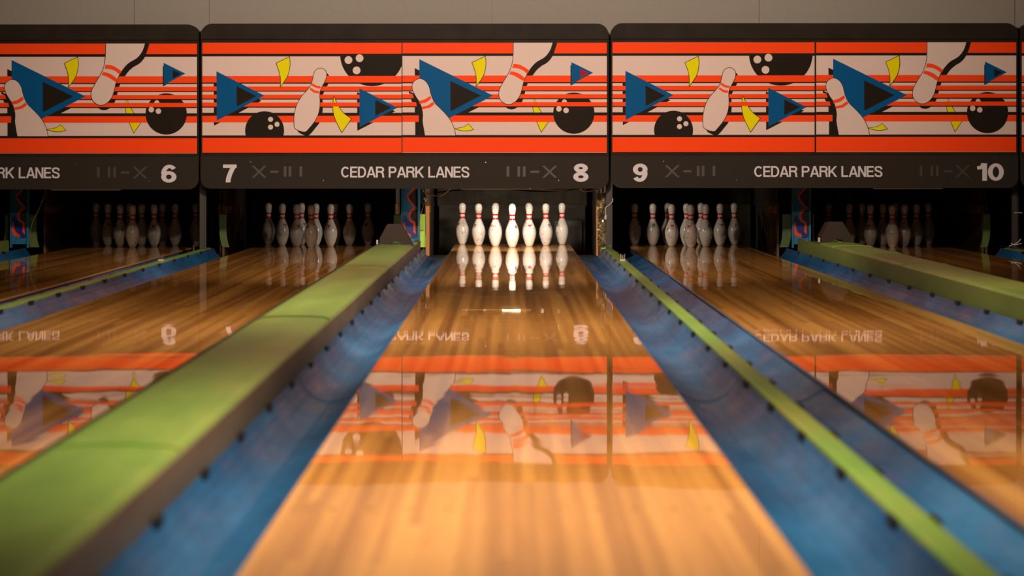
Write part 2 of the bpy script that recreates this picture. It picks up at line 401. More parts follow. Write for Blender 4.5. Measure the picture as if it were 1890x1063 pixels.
for n, c in CAPX.items():
    c = {6: -4.223, 8: -.863, 10: 2.497}[n]
    kickback(c-.13, 'brown kickback board on the right side of the lane %s pins' % NUM[n-1], -1)
    kickback(c+.13, 'brown kickback board on the left side of the lane %s pins' % NUM[n], 1)
    plate(c-.06, 'lime green end plate on the right of the lane %s pin opening' % NUM[n-1], -.075)
    plate(c+.06, 'lime green end plate on the left of the lane %s pin opening' % NUM[n], .075)
    # blue painted column with dark blots
    t = empty('painted_column', (c+.018, 20.78, 0), 'blue painted column with dark blots and red edging %s' % between[n], 'column', 'blue painted columns')
    bm = BM(); box(bm, -.070, .058, .004, .05, .05, .75); obj('column_face', bm, M_panel, t)
    for x0, x1 in ((-.084, -.071), (.059, .076)):
        bm = BM(); box(bm, x0, x1, -.012, .05, .02, .75); obj('column_edge', bm, M_panel, t)
    def blot(pts, y, m, nm):
        bm = BM(); pp = [(p.x, p.z) for p in spline([(x, 0, z) for x, z in pts], 5)]
        rnd = random.Random(3)
        pp = [(min(.058, x+rnd.uniform(-.002, .002)), z+rnd.uniform(-.002, .002)) for x, z in pp]
        f = [bm.verts.new((x, y, z)) for x, z in pp]; bm.faces.new(f)
        bmesh.ops.recalc_face_normals(bm, faces=bm.faces); obj(nm, bm, m, t)
    up = lambda pts, g: [(x-g, z+(g if z > sum(q[1] for q in pts)/len(pts) else -g)*.7) for x, z in pts]
    b1 = [(.058, .525), (.03, .52), (.005, .49), (-.02, .465), (-.012, .44), (.015, .40), (.04, .375), (.058, .37)]
    blot(up(b1, .014), .0030, M_pora, 'paint_rim'); blot(b1, .0020, M_pdark, 'paint_blot')
    bl = [(-.066, .27), (-.05, .30), (-.02, .25), (.01, .23), (.05, .20), (.058, .12), (.02, .10), (-.03, .12), (-.066, .15)]
    blot(bl, .0024, M_pnavy, 'paint_patch')
    b2 = [(.058, .345), (.03, .345), (.005, .32), (-.005, .29), (.012, .255), (.03, .245), (.04, .22), (.04, .17), (.058, .15)]
    blot(up(b2, .018), .0016, M_pora, 'paint_rim'); blot(b2, .0008, M_pdark, 'paint_blot')
    b3 = [(-.07, .22), (-.055, .24), (-.05, .19), (-.035, .15), (-.01, .14), (.0, .11), (-.05, .12), (-.07, .15)]
    blot(b3, .0012, M_pora, 'paint_drip')
for n, c in NARX.items():
    if n == 5: continue
    kickback(c+.016, 'brown kickback board on the left side of the lane %s pins' % NUM[n], 1)
    kickback(c-.016, 'brown kickback board on the right side of the lane %s pins' % NUM[n-1], -1)
    if n == 7: plate(c+.030, 'lime green end plate on the left of the lane %s pin opening' % NUM[n], .060)
    if n == 11: plate(c-.030, 'lime green end plate on the right of the lane %s pin opening' % NUM[n-1], -.060)
for n in (6, 7, 8, 9, 10):
    cx = lane_x(n)
    t = empty('pit_backdrop', (cx, 23.3, -.27), 'dark pit curtain and cushion behind the lane %s pins' % NUM[n], 'curtain', 'pit curtains')
    bm = BM(); pts = []
    for k in range(41):
        x = -.72+1.44*k/40; pts.append((x, .02*math.sin(k*1.3)))
    fr = [bm.verts.new((x, y, 0.04)) for x, y in pts]; tp = [bm.verts.new((x, y, 1.12)) for x, y in pts]
    for k in range(40): bm.faces.new((fr[k], fr[k+1], tp[k+1], tp[k]))
    obj('curtain_cloth', bm, M_curtain, t, smooth=True)
    bm = BM(); box(bm, -.70, .70, -.22, -.12, .02, .62, bev=.01); obj('cushion', bm, M_curtain, t)
    if n == 8:
        bm = BM(); box(bm, .40, .665, -.30, -.24, .16, .47, bev=.004); obj('metal_plate', bm, M_cush, t)
        for k, (x, z) in enumerate(((.61, .24), (.61, .33), (.61, .40))):
            bm = BM(); tube(bm, [(x, -.306, z), (x, -.300, z)], .013, 10); obj('bolt_hole', bm, M_rubber, t)
        bm = BM(); tube(bm, spline([(-.66, -.33, .76), (-.2, -.33, .80), (.25, -.33, .77), (.66, -.33, .80)]), .006); obj('rear_bar', bm, M_cush, t)
    t = empty('pinsetter', (cx, 20.5, 0), 'dark pinsetter machine hanging over the lane %s pins' % NUM[n], 'machine', 'pinsetters')
    bm = BM(); box(bm, -.60, .60, .45, 3.495, .86, 1.35, bev=.02); obj('machine_housing', bm, M_dark, t)
    bm = BM(); box(bm, -.66, .66, -.10, -.02, .80, .98, bev=.01); obj('sweep_bar', bm, M_dark, t)
    bm = BM(); box(bm, -.60, -.56, -.08, .45, .84, .86); box(bm, .56, .60, -.08, .45, .84, .86); obj('sweep_arm', bm, M_dark, t)

# pin light fixture of lane 8
t = empty('pin_light', (.027, 20.24, .7), 'small lamp fixture glowing behind the lower edge of the sign above lane eight', 'lamp')
bm = BM(); box(bm, -.24, .24, -.03, .0, .0, .10, bev=.004); obj('lamp_housing', bm, M_dark, t)
bm = BM(); tube(bm, [(-.09, .74, -.168), (.07, .74, -.168)], .0055, 10); obj('lamp_tube', bm, M_lamp, t)
bm = BM(); tube(bm, [(-.44, .755, -.173), (.16, .755, -.173)], .004, 8); obj('brass_bar', bm, M_brass, t)
for x in (-.40, -.24, .26, .40):
    bm = BM(); box(bm, x-.012, x+.012, .735, .75, -.170, -.163); obj('chrome_tab', bm, M_metal, t)

# hoses, cords, sheeting around the lane 8 opening
Dn = 20.25
def pt(px, py, D): return ((px-VX)/F*D, D, HC+(VY-py)/F*D)
def cord(name, pts, r, m, label, cat, D=Dn, group=None):
    o = obj(name, tube(BM(), spline([pt(x, y, D+(q[0] if q else 0)) for x, y, *q in pts], 8), r), m, smooth=True)
    props(o, label, cat, group); return o
cord('hose', [(776,338),(782,352),(792,358),(808,361),(820,357),(830,348),(832,338)], .006, M_brass, 'looped brass coloured hose at the upper left of the lane eight opening', 'hose')
cord('hose', [(1066,338),(1072,349),(1082,353),(1092,352),(1100,350),(1106,356),(1107,340)], .006, M_brass, 'looped brass coloured hose at the upper right of the lane eight opening', 'hose')
cord('wire', [(980,346),(1010,351),(1040,351),(1062,346)], .0022, M_brass, 'thin sagging wire under the sign above lane eight', 'wire')
cord('cord', [(1131,366),(1130,372),(1124,379),(1118,384),(1118,398)], .0035, M_cord, 'white cord end hanging beside the post right of lane eight', 'cord', D=19.985)
crd = bpy.data.objects['cord']
obj('cord_plug', tube(BM(), [pt(1118,397,19.985), pt(1117.6,405,19.985)], .009, 10), M_cord, crd)
cord('black_cable', [(1124,352),(1116,380),(1110,395),(1106,404)], .006, M_rubber, 'black cable hanging at the right side of the lane eight opening', 'cable', D=20.03)
cord('wire', [(790,340),(786,360),(780,385),(776,400),(771,430)], .0025, M_brass, 'thin wires hanging left of the lane eight pin opening', 'wire', D=20.3)
cord('wire', [(84,340),(82,360),(70,390),(60,410),(55,435),(53,450)], .0018, M_brass, 'thin wire hanging left of the lane six pin opening', 'wire', D=20.3)
cord('twisted_tie', [(1862,455,0),(1868,452),(1874,450),(1880,446),(1884,441)], .0035, M_cord, 'pale twisted tie at the foot of the post near the right edge', 'tie', D=19.99)
cord('twisted_tie', [(1866,449),(1873,452),(1886,449)], .0035, M_cord, 'second pale tie crossing at the foot of the post near the right edge', 'tie', D=19.985)
cord('wire_clip', [(1872,393),(1880,392.5),(1887,393)], .003, M_plast, 'small pale clip across the post near the right edge', 'clip', D=19.992)
# crumpled clear sheeting right of lane 8
bm = BM(); rnd = random.Random(5); nx, nz_ = 5, 22; vs = []
for i in range(nx+1):
    for k in range(nz_+1):
        vs.append(bm.verts.new((.735+.078*i/nx+rnd.uniform(-.004,.004), 20.1+rnd.uniform(-.022,.022)+.02*math.sin(i*1.7+k*.6), .06+.44*k/nz_)))
for i in range(nx):
    for k in range(nz_):
        a = i*(nz_+1)+k; bm.faces.new((vs[a], vs[a+nz_+1], vs[a+nz_+2])); bm.faces.new((vs[a], vs[a+nz_+2], vs[a+1]))
o = obj('plastic_sheet', bm, M_foil); props(o, 'crumpled shiny clear sheeting hanging beside the post right of lane eight', 'plastic sheet')
o = obj('orange_batten', box(BM(), .727, .745, 20.25, 20.28, -.03, .47, bev=.003), M_batten); props(o, 'orange brown wooden batten on the right side of the lane eight opening', 'batten')
o = obj('orange_batten', box(BM(), -.700, -.668, 20.25, 20.28, -.03, .44, bev=.003), M_batten); props(o, 'orange brown wooden batten on the left side of the lane eight opening', 'batten')
t = empty('hinge', pt(786,371,20.22), 'small shiny metal hinge above the batten left of the lane eight pins', 'hinge')
q0 = Vector(pt(786,371,20.22))
obj('hinge_rod', tube(BM(), [(0,0,0), tuple(Vector(pt(785,345,20.22))-q0)], .004), M_metal, t)
for k, (x, y) in enumerate(((782,352),(785,356),(788,362),(783,366),(790,350),(786,370))):
    p = Vector(pt(x, y, 20.22))-q0; obj('hinge_leaf', box(BM(), p[0]-.006, p[0]+.006, p[1]-.006, p[1]+.006, p[2]-.012, p[2]+.012, bev=.002), M_metal, t)
o = obj('green_block', box(BM(), .765, .80, 20.12, 20.2, .031, .075, bev=.004), M_lime); props(o, 'small lime green block at the far end of the gutter right of lane eight', 'block')

# ---------------------------------------------------------------- pins
PROF = [(0,0),(.95,0),(1.015,.05),(1.41,.75),(1.70,1.4),(1.955,2.25),(2.16,2.9),(2.255,3.375),(2.36,4.1),(2.383,4.5),(2.36,5.1),(2.281,5.875),(2.10,6.55),(1.852,7.25),(1.56,7.9),(1.2415,8.625),(1.08,9.0),(.982,9.375),(.91,9.7),(.898,10),(.905,10.4),(.935,10.875),(.985,11.3),(1.047,11.75),(1.13,12.2),(1.203,12.625),(1.262,13.1),(1.273,13.5),(1.24,13.9),(1.14,14.3),(.93,14.65),(.6,14.88),(.25,14.98),(0,15.0)]
IN = .0254
def pin_r(z):
    z /= IN
    for (r0, z0), (r1, z1) in zip(PROF[1:], PROF[2:]):
        if z0 <= z <= z1: return (r0+(r1-r0)*(z-z0)/(z1-z0))*IN
    return 0
def lathe(bm, prof, n=40):
    rows = []
    for r, z in prof:
        rows.append([bm.verts.new((0,0,z))] if r < 1e-6 else [bm.verts.new((r*math.cos(2*math.pi*k/n), r*math.sin(2*math.pi*k/n), z)) for k in range(n)])
    for a, b in zip(rows, rows[1:]):
        for k in range(n):
            j = (k+1) % n
            if len(a) == 1: bm.faces.new((a[0], b[j], b[k]))
            elif len(b) == 1: bm.faces.new((a[k], a[j], b[0]))
            else: bm.faces.new((a[k], a[j], b[j], b[k]))
    return bm
def band(z0, z1):
    pr = [(pin_r(z0)+.0001, z0)]+[(pin_r(z0+(z1-z0)*k/4)+.0006, z0+(z1-z0)*k/4) for k in range(5)]+[(pin_r(z1)+.0001, z1)]
    return lathe(BM(), pr)
def emblem(fn, m):
    bm = BM(); c = .0019
    for i in range(-13, 13):
        for k in range(-14, 14):
            u, v = (i+.5)*.0016, (k+.5)*.0016
            if not fn(u*1000, v*1000): continue
            q = []
            for uu, vv in ((i,k),(i+1,k),(i+1,k+1),(i,k+1)):
                z = .184+vv*c; r = pin_r(z)+.0006; th = -math.pi/2+uu*c/pin_r(.184); q.append(bm.verts.new((r*math.cos(th), r*math.sin(th), z)))
            bm.faces.new(q)
    bmesh.ops.remove_doubles(bm, verts=bm.verts, dist=.0002)
    return bm
def crown(u, v):
    if 4 < v < 9: return abs(u) < 18-(9-v)*.9 and not (abs(u) > 6 and abs(u) < 8.5)
    if -8 < v <= 4: return (abs(u) < (v+9)*1.15) and not (abs(u) < 4.5 and 0 < v < 3.5 and abs(abs(u)-2) < 1)
    if -18 < v < -12: return abs(u) < 9 and int((u+20)//3) % 2 == 0
    return False
def star(u, v):
    th = math.atan2(u, v); r = math.hypot(u, v)
    k = (th % (2*math.pi/5))/(2*math.pi/5); k = abs(k-.5)*2
    return r < 7+10*k**2 and not (r < 3) or (-20 < v < -14 and abs(u) < 10 and int((u+21)//2.6) % 2 == 0)
proto = {}
me_body = obj('pin_body', lathe(BM(), [(r*IN, z*IN) for r, z in PROF]), M_pin, smooth=True)
me_body.data.materials.append(M_pinbase)
for p in me_body.data.polygons:
    if p.center.z < .0025: p.material_index = 1
st1 = obj('neck_stripe', band(.277, .292), M_pinred, smooth=True); st2 = obj('neck_stripe', band(.240, .256), M_pinred, smooth=True)
em1 = obj('emblem', emblem(crown, M_pinred), M_pinred); em2 = obj('emblem', emblem(star, M_pinblue), M_pinblue)
for o in (st1, st2, em1, em2): o.parent = me_body      # temporary, replaced below
parts = [me_body, st1, st2, em1, em2]
for o in parts: o.parent = None; C.objects.unlink(o)
POS = {1:(0,0),2:(-.1524,1),3:(.1524,1),4:(-.3048,2),5:(0,2),6:(.3048,2),7:(-.4572,3),8:(-.1524,3),9:(.1524,3),10:(.4572,3)}
WHERE = {1:'front head pin',2:'second row left',3:'second row right',4:'third row left',5:'third row middle',6:'third row right',7:'back row outer left',8:'back row inner left',9:'back row inner right',10:'back row outer right'}
RACK = {6:'far left rack',7:'dim rack under seven',8:'bright middle rack',9:'dim rack under nine',10:'far right rack'}
EMB = {(8,1):('b',.75),(8,2):('r',-1.0),(8,3):('r',.05),(8,4):('b',-.75),(8,6):('b',.75),(8,7):('r',-.9),(8,10):('b',-1.1),
       (9,1):('r',-.5),(9,2):('r',0.0),(9,3):('b',.6),(9,4):('b',.1),(9,6):('r',.25),(9,7):('r',.9),(9,10):('b',.3),(9,8):('b',2.6),(9,9):('r',2.8),
       (7,1):('b',-.6),(7,2):('b',.5),(7,3):('r',-.3),(7,4):('r',.7),(7,6):('r',-1.0),(7,7):('b',2),(7,10):('b',-.3),(7,8):('r',.8),(7,9):('r',2),
       (6,3):('b',.0),(6,1):('b',2.4),(6,4):('r',.3),(6,2):('b',-.6),(10,2):('r',-.6),(10,1):('b',2.2),(10,3):('b',.9)}
for n in (6, 7, 8, 9, 10):
    for k, (dx, row) in POS.items():
        kind, ang = EMB.get((n, k), ('r' if (n+k) % 2 else 'b', 1.5+.9*((n*3+k) % 5)/2))
        x, y = lane_x(n)+dx, HEAD+row*ROW
        root = empty('bowling_pin', (x, y, 0.0005), 'scuffed white bowling pin, %s of the %s' % (WHERE[k], RACK[n]), 'bowling pin', 'bowling pins of lane %s' % NUM[n])
        face = math.atan2(-x, y)                      # turn towards the camera, then by ang
        root.rotation_euler = (0, 0, ang+face*0)
        for src in (me_body, st1, st2, em1 if kind == 'r' else em2):
            c = src.copy(); C.objects.link(c); c.parent = root
for o in parts: bpy.data.objects.remove(o)

# ---------------------------------------------------------------- masking units
def clip(poly, x0, x1, z0, z1):
    def cut(pl, inside, inter):
        out = []
        for i, p in enumerate(pl):
            q = pl[i-1]
            if inside(p):
                if not inside(q): out.append(inter(q, p))
                out.append(p)
            elif inside(q): out.append(inter(q, p))
        return out
    def ix(v): return lambda a, b: (v, a[1]+(b[1]-a[1])*(v-a[0])/(b[0]-a[0]))
    def iz(v): return lambda a, b: (a[0]+(b[0]-a[0])*(v-a[1])/(b[1]-a[1]), v)
    for f, g_ in ((lambda p: p[0] >= x0, ix(x0)), (lambda p: p[0] <= x1, ix(x1)), (lambda p: p[1] >= z0, iz(z0)), (lambda p: p[1] <= z1, iz(z1))):
        if not poly: return []
        poly = cut(poly, f, g_)
    out = []
    for p in poly:
        if not out or abs(p[0]-out[-1][0])+abs(p[1]-out[-1][1]) > 1e-4: out.append(p)
    if len(out) > 1 and abs(out[0][0]-out[-1][0])+abs(out[0][1]-out[-1][1]) < 1e-4: out.pop()
    return out
def smoothp(pts, n=5):
    P = list(pts); N = len(P); out = []
    for i in range(N):
        a, b, c, d = (Vector(P[(i+j) % N]) for j in (-1, 0, 1, 2))
        for k in range(n):
            t = k/n; v = 0.5*((2*b)+(-a+c)*t+(2*a-5*b+4*c-d)*t*t+(-a+3*b-3*c+d)*t**3); out.append((v.x, v.y))
    return out
def smooth_open(pts, n=6): return [(p.x, p.y) for p in spline([(x, y, 0) for x, y in pts], n)]
def circ(cx, cy, r, n=48): return [(cx+r*math.cos(2*math.pi*k/n), cy+r*math.sin(2*math.pi*k/n)) for k in range(n)]
def off(pts, dx, dy): return [(x+dx, y+dy) for x, y in pts]
def grow(pts, w):                          # outline stroke: every vertex pushed out along its normal
    A = sum(pts[i][0]*pts[(i+1) % len(pts)][1]-pts[(i+1) % len(pts)][0]*pts[i][1] for i in range(len(pts)))
    s = 1 if A > 0 else -1; out = []; N = len(pts)
    for i in range(N):
        a, b, c = Vector(pts[i-1]), Vector(pts[i]), Vector(pts[(i+1) % N])
        d1 = (b-a); d2 = (c-b)
        if d1.length < 1e-6 or d2.length < 1e-6: out.append(pts[i]); continue
        d1.normalize(); d2.normalize()
        n1 = Vector((d1.y, -d1.x))*s; n2 = Vector((d2.y, -d2.x))*s; m = n1+n2
        if m.length < 1e-3: out.append(pts[i]); continue
        m.normalize(); m = m/max(.45, m.dot(n1)); out.append((b.x+m.x*w, b.y+m.y*w))
    return out
STRIPES = [(232,327,'o'),(327,350,'k'),(520,578,'o'),(578,588,'k'),(612,650,'o'),(650,658,'k'),(683,718,'o'),(718,727,'k'),(752,788,'o'),(788,797,'k'),(842,868,'k'),(868,925,'o'),(1039,1060,'k'),(1060,1190,'o')]
MI = {'w':0,'o':1,'k':2,'b':3,'y':4,'r':5}
PM = [M_white, M_orange, M_ink, M_pblue, M_yellow, M_pred]
yellow1 = lambda dx, dy: off([(710,410)]+smooth_open([(822,357),(826,430),(805,520),(745,612)])+smooth_open([(745,612),(748,560),(738,490),(710,410)])[1:-1], dx, dy)
def left_art():
    L = []
    ballT = circ(1543, 332, 278); L.append((ballT, 'k'))
    L.append((off([(187,480),(605,692),(190,910)], -25, 45), 'k'))
    pin = smoothp([(1097,455),(1128,467),(1145,495),(1144,530),(1128,572),(1105,615),(1090,650),(1085,690),(1088,740),(1085,800),(1070,860),(1035,925),(990,980),(962,1006),(915,999),(872,974),(865,920),(868,860),(880,800),(905,740),(940,690),(985,640),(1015,595),(1030,540),(1040,495),(1062,465)])
    L.append((off(pin, 27, 33), 'k'))
    L.append((off([(1433,628),(1765,797),(1435,967)], -20, 32), 'k'))
    for a, b, c in STRIPES: L.append(([(40,a),(1840,a),(1840,b),(40,b)], c))
    for h in ((1338,382,34),(1435,366,34),(1409,472,34)): L.append((circ(*h, 24), 'w'))
    ballL = circ(607, 998, 170); L.append(([p for p in clip(ballL, 0, 2000, 0, 1041)], 'k'))
    for h in ((659,899,22),(715,942,22),(659,967,22)): L.append((circ(*h, 20), 'w'))
    L.append(([(187,480),(605,692),(190,910)], 'b')); L.append(([(362,608),(535,697),(365,787)], 'k'))
    L.append(([(1433,628),(1765,797),(1435,967)], 'b')); L.append(([(1572,730),(1712,797),(1573,868)], 'k'))
    y = yellow1(0, 0); L.append((grow(y, 5), 'k')); L.append((y, 'y'))
    L.append((smoothp([(1085,925),(1050,975),(995,1036),(950,1036),(915,1010),(990,985)]), 'k'))
    L.append((grow(pin, 5), 'k')); L.append((pin, 'w'))
    for q in ([(1024,583),(1060,605),(1098,612),(1093,632),(1055,625),(1014,603)], [(1008,622),(1045,647),(1084,652),(1082,674),(1040,668),(1000,640)]): L.append((q, 'o'))
    y2 = smooth_open([(1213,705),(1203,790),(1222,890),(1280,1010)])+smooth_open([(1360,895),(1290,840),(1245,775),(1213,705)])[:-1]
    L.append((grow(y2, 5), 'k')); L.append((y2, 'y'))
    L.append(([(1190,752),(1270,752),(1270,788),(1190,788)], 'o'))
    return L
def right_art(red):
    L = []
    L.append(([(168,455),(650,700),(600,790),(740,790),(560,880),(168,880)], 'k'))
    pinE = smooth_open([(1030,225),(1028,330),(1018,420),(988,500),(940,580),(910,640),(903,690),(920,735),(960,765),(1003,768),(1045,745),(1080,700),(1100,640),(1118,570),(1155,490),(1220,410),(1300,360),(1347,300),(1372,225)])
    L.append((off(pinE, 25, 46), 'k'))
    y4 = [(1210,722),(1200,800),(1215,880),(1272,1010),(1330,925),(1268,838),(1235,780)]
    L.append((grow(y4, 5), 'k')); L.append((y4, 'y'))
    for a, b, c in STRIPES: L.append(([(40,a),(1900,a),(1900,b),(40,b)], c))
    L.append((circ(1555, 848, 180), 'k'))
    for a, b, c in STRIPES[6:10]: L.append(([(1370,a),(1740,a),(1740,b),(1370,b)], c))
    for h in ((1425,811,24),(1487,824,24)): L.append((circ(*h, 20), 'w'))
    L.append((clip(circ(1473, 750, 22, 24), 1400, 1500, 700, 752), 'w'))
    L.append(([(1526,430),(1540,430),(1540,560),(1560,590),(1526,608)], 'k'))
    L.append(([(1533,403),(1722,496),(1535,596)], 'b')); L.append(([(1612,465),(1685,498),(1612,540)], 'r' if red else 'k'))
    L.append(([(208,378),(850,695),(208,1026)], 'b')); L.append(([(478,567),(745,695),(480,832)], 'k'))
    L.append(([(203,868),(203,925),(172,925),(172,1038),(265,1038),(245,860),(238,800),(220,755),(190,710),(165,680),(118,655),(118,676),(150,683),(160,715),(135,727),(143,750),(180,752),(186,790),(172,797),(172,842),(200,842)], 'k'))
    pinD = smooth_open([(258,1042),(249,990),(238,920),(240,860),(232,810),(214,755),(183,708),(155,655),(147,612),(162,575),(203,550),(240,557),(270,582),(292,622),(302,665),(318,715),(345,765),(400,820),(455,880),(490,935),(512,990),(522,1042)])
    L.append((grow(pinD, 5), 'k')); L.append((pinD, 'w'))
    for q in ([(205,742),(255,728),(302,697),(314,722),(268,756),(212,768)], [(228,792),(280,782),(328,748),(342,770),(300,802),(234,815)]): L.append((q, 'o'))
    y3 = off(yellow1(0, 0), -40, -2); L.append((grow(y3, 5), 'k')); L.append((y3, 'y'))
    L.append((smooth_open([(1372,225),(1347,300),(1300,360),(1220,410),(1160,480),(1135,518)])+smooth_open([(1197,518),(1235,468),(1305,410),(1372,340),(1412,225)]), 'k'))
    L.append((grow(pinE, 5), 'k')); L.append((pinE, 'w'))
    for q in (smooth_open([(1028,418),(1080,425),(1130,450),(1168,478)])+smooth_open([(1148,505),(1110,475),(1065,458),(1017,455)]), smooth_open([(1006,482),(1050,492),(1090,512),(1132,545)])+smooth_open([(1112,570),(1075,545),(1030,520),(990,508)])): L.append((q, 'o'))
    y5 = smooth_open([(520,983),(590,972),(635,945)])+smooth_open([(678,990),(620,1001),(565,996),(520,983)])[:-1]
    L.append((grow(y5, 4), 'k')); L.append((y5, 'y'))
    return L
def art_mesh(L, ox, oy, dpx, wx0, wx1, wz_top, wz_bot, X0, Z0, flip_y=-.0005):
    """layers in crop pixels -> metres on the board; window limits in photograph pixels"""
    bm = BM(); y = -.0005
    sx = lambda p: ox+p/4.725+dpx; sy = lambda p: oy+p/4.725
    M_ = lambda px, py: ((px-VX)/225-X0, HC+(VY-py)/225-Z0)
    full = [([((wx0-dpx-ox)*4.725, (wz_top-oy)*4.725), ((wx1-dpx-ox)*4.725, (wz_top-oy)*4.725), ((wx1-dpx-ox)*4.725, (wz_bot-oy)*4.725), ((wx0-dpx-ox)*4.725, (wz_bot-oy)*4.725)], 'w')]+L
    for poly, c in full:
        q = [(sx(a), sy(b)) for a, b in poly]; q = clip(q, wx0, wx1, wz_top, wz_bot)
        if len(q) < 3: continue
        q = [M_(a, b) for a, b in q]
        area = sum(q[i][0]*q[(i+1) % len(q)][1]-q[(i+1) % len(q)][0]*q[i][1] for i in range(len(q)))
        if abs(area) < 1e-7: continue
        if area < 0: q = q[::-1]
        vs_ = [bm.verts.new((a, y, b)) for a, b in q]
        for tri in tessellate_polygon([[Vector((a*1000, b*1000, 0)) for a, b in q]]):
            try: f = bm.faces.new([vs_[i] for i in tri])
            except ValueError: continue
            f.normal_update(); f.material_index = MI[c]
            if f.normal.y > 0: f.normal_flip()
        y -= .00012
    return bm
def arc(cx, cy, rx, ry, a0, a1, n=20): return [(cx+rx*math.cos(math.radians(a0+(a1-a0)*k/n)), cy+ry*math.sin(math.radians(a0+(a1-a0)*k/n))) for k in range(n+1)]
def glyph(ch, w, t):
    """strokes (centre lines, closed?) in a box w wide and 1 high, stroke width t; y up"""
    h = t/2; q = t*(.70 if ch.isdigit() else .90)/2                     # horizontals a little thinner
    if ch == 'C': return [(arc(w*.52, .5, w*.52-h, .5-q, 42, 318, 34), 0)]
    if ch == 'E': return [([(h,0),(h,1)],0), ([(0,1-q),(w,1-q)],0), ([(0,.515),(w*.93,.515)],0), ([(0,q),(w,q)],0)]
    if ch == 'L': return [([(h,0),(h,1)],0), ([(0,q),(w,q)],0)]
    if ch == 'D': return [([(h,0),(h,1)],0), ([(0,1-q),(w*.48,1-q)]+arc(w*.48, .5, w*.52-h, .5-q, 90, -90)[1:]+[(0,q)],0)]
    if ch == 'A': return [([(h*.95,0),(w/2-.02,1)],0), ([(w-h*.95,0),(w/2+.02,1)],0), ([(w*.2,.29),(w*.8,.29)],0)]
    if ch == 'P': return [([(h,0),(h,1)],0), ([(0,1-q),(w*.6,1-q)]+arc(w*.6, .705, w*.4-h, .295-q, 90, -90)[1:]+[(0,.41+q)],0)]
    if ch == 'R': return [([(h,0),(h,1)],0), ([(0,1-q),(w*.6,1-q)]+arc(w*.6, .725, w*.38-h, .275-q, 90, -90)[1:]+[(0,.45+q)],0), (smooth_open([(w*.55,.45+q),(w*.78,.42),(w*.855,.27),(w*.87,.1),(w*.93,0)]),0)]
    if ch == 'K': return [([(h,0),(h,1)],0), ([(h,.33),(w-h*1.25,1)],0), ([(w*.38,.56),(w-h*1.05,0)],0)]
    if ch == 'N': return [([(h,0),(h,1)],0), ([(w-h,0),(w-h,1)],0), ([(h*1.1,1),(w-h*1.1,0)],0)]
    if ch == 'S': return [(smooth_open([(w-h*1.0,.70),(w*.80,.875),(w*.5,1-q),(w*.2,.88),(h*1.15,.73),(w*.24,.585),(w*.55,.505),(w*.80,.42),(w-h,.27),(w*.80,.10),(w*.5,q),(w*.2,.115),(h,.31)], 5),0)]
    if ch == '0': return [(arc(w/2, .5, w/2-h, .5-q, 0, 360, 40),1)]
    if ch == '8': return [(arc(w/2, .75, w*.455-h, .25-q, 0, 360, 32),1), (arc(w/2, .275, w/2-h, .275-q, 0, 360, 32),1)]
    if ch == '6': return [(arc(w/2, .32, w/2-h, .32-q, 0, 360, 34),1), (arc(w*.54, .5, w*.54-h, .5-q, 40, 185, 26),0)]
    if ch == '9': return [(arc(w/2, .68, w/2-h, .32-q, 0, 360, 34),1), (arc(w*.46, .5, w*.54-h, .5-q, 220, 365, 26),0)]
    if ch == '7': return [([(0,1-q),(w,1-q)],0), (smooth_open([(w-h*.85,1-q*.5),(w*.66,.72),(w*.50,.45),(w*.40,.2),(w*.37,0)]),0)]
    if ch == '1': return [([(w-h,0),(w-h,1)],0), ([(0,.74),(w*.35,.755),(w-t*.9,.86),(w-t*.75,1)],0)]
    if ch == '5': return [([(w*.1,1-q),(w*.95,1-q)],0), ([(w*.24,1),(w*.15,.5)],0), (arc(w*.46, .33, w*.54-h, .33-q, 130, -150, 26),0)]
    if ch == '2': return [(smooth_open([(h,.7),(w*.2,.9),(w*.5,1-q),(w*.85,.87),(w-h,.7),(w*.75,.45),(w*.3,.25),(h,q)]),0), ([(0,q),(w,q)],0)]
WID = dict(C=.90, E=.76, D=.86, A=.96, R=.88, P=.82, K=.92, L=.72, N=.84, S=.84)
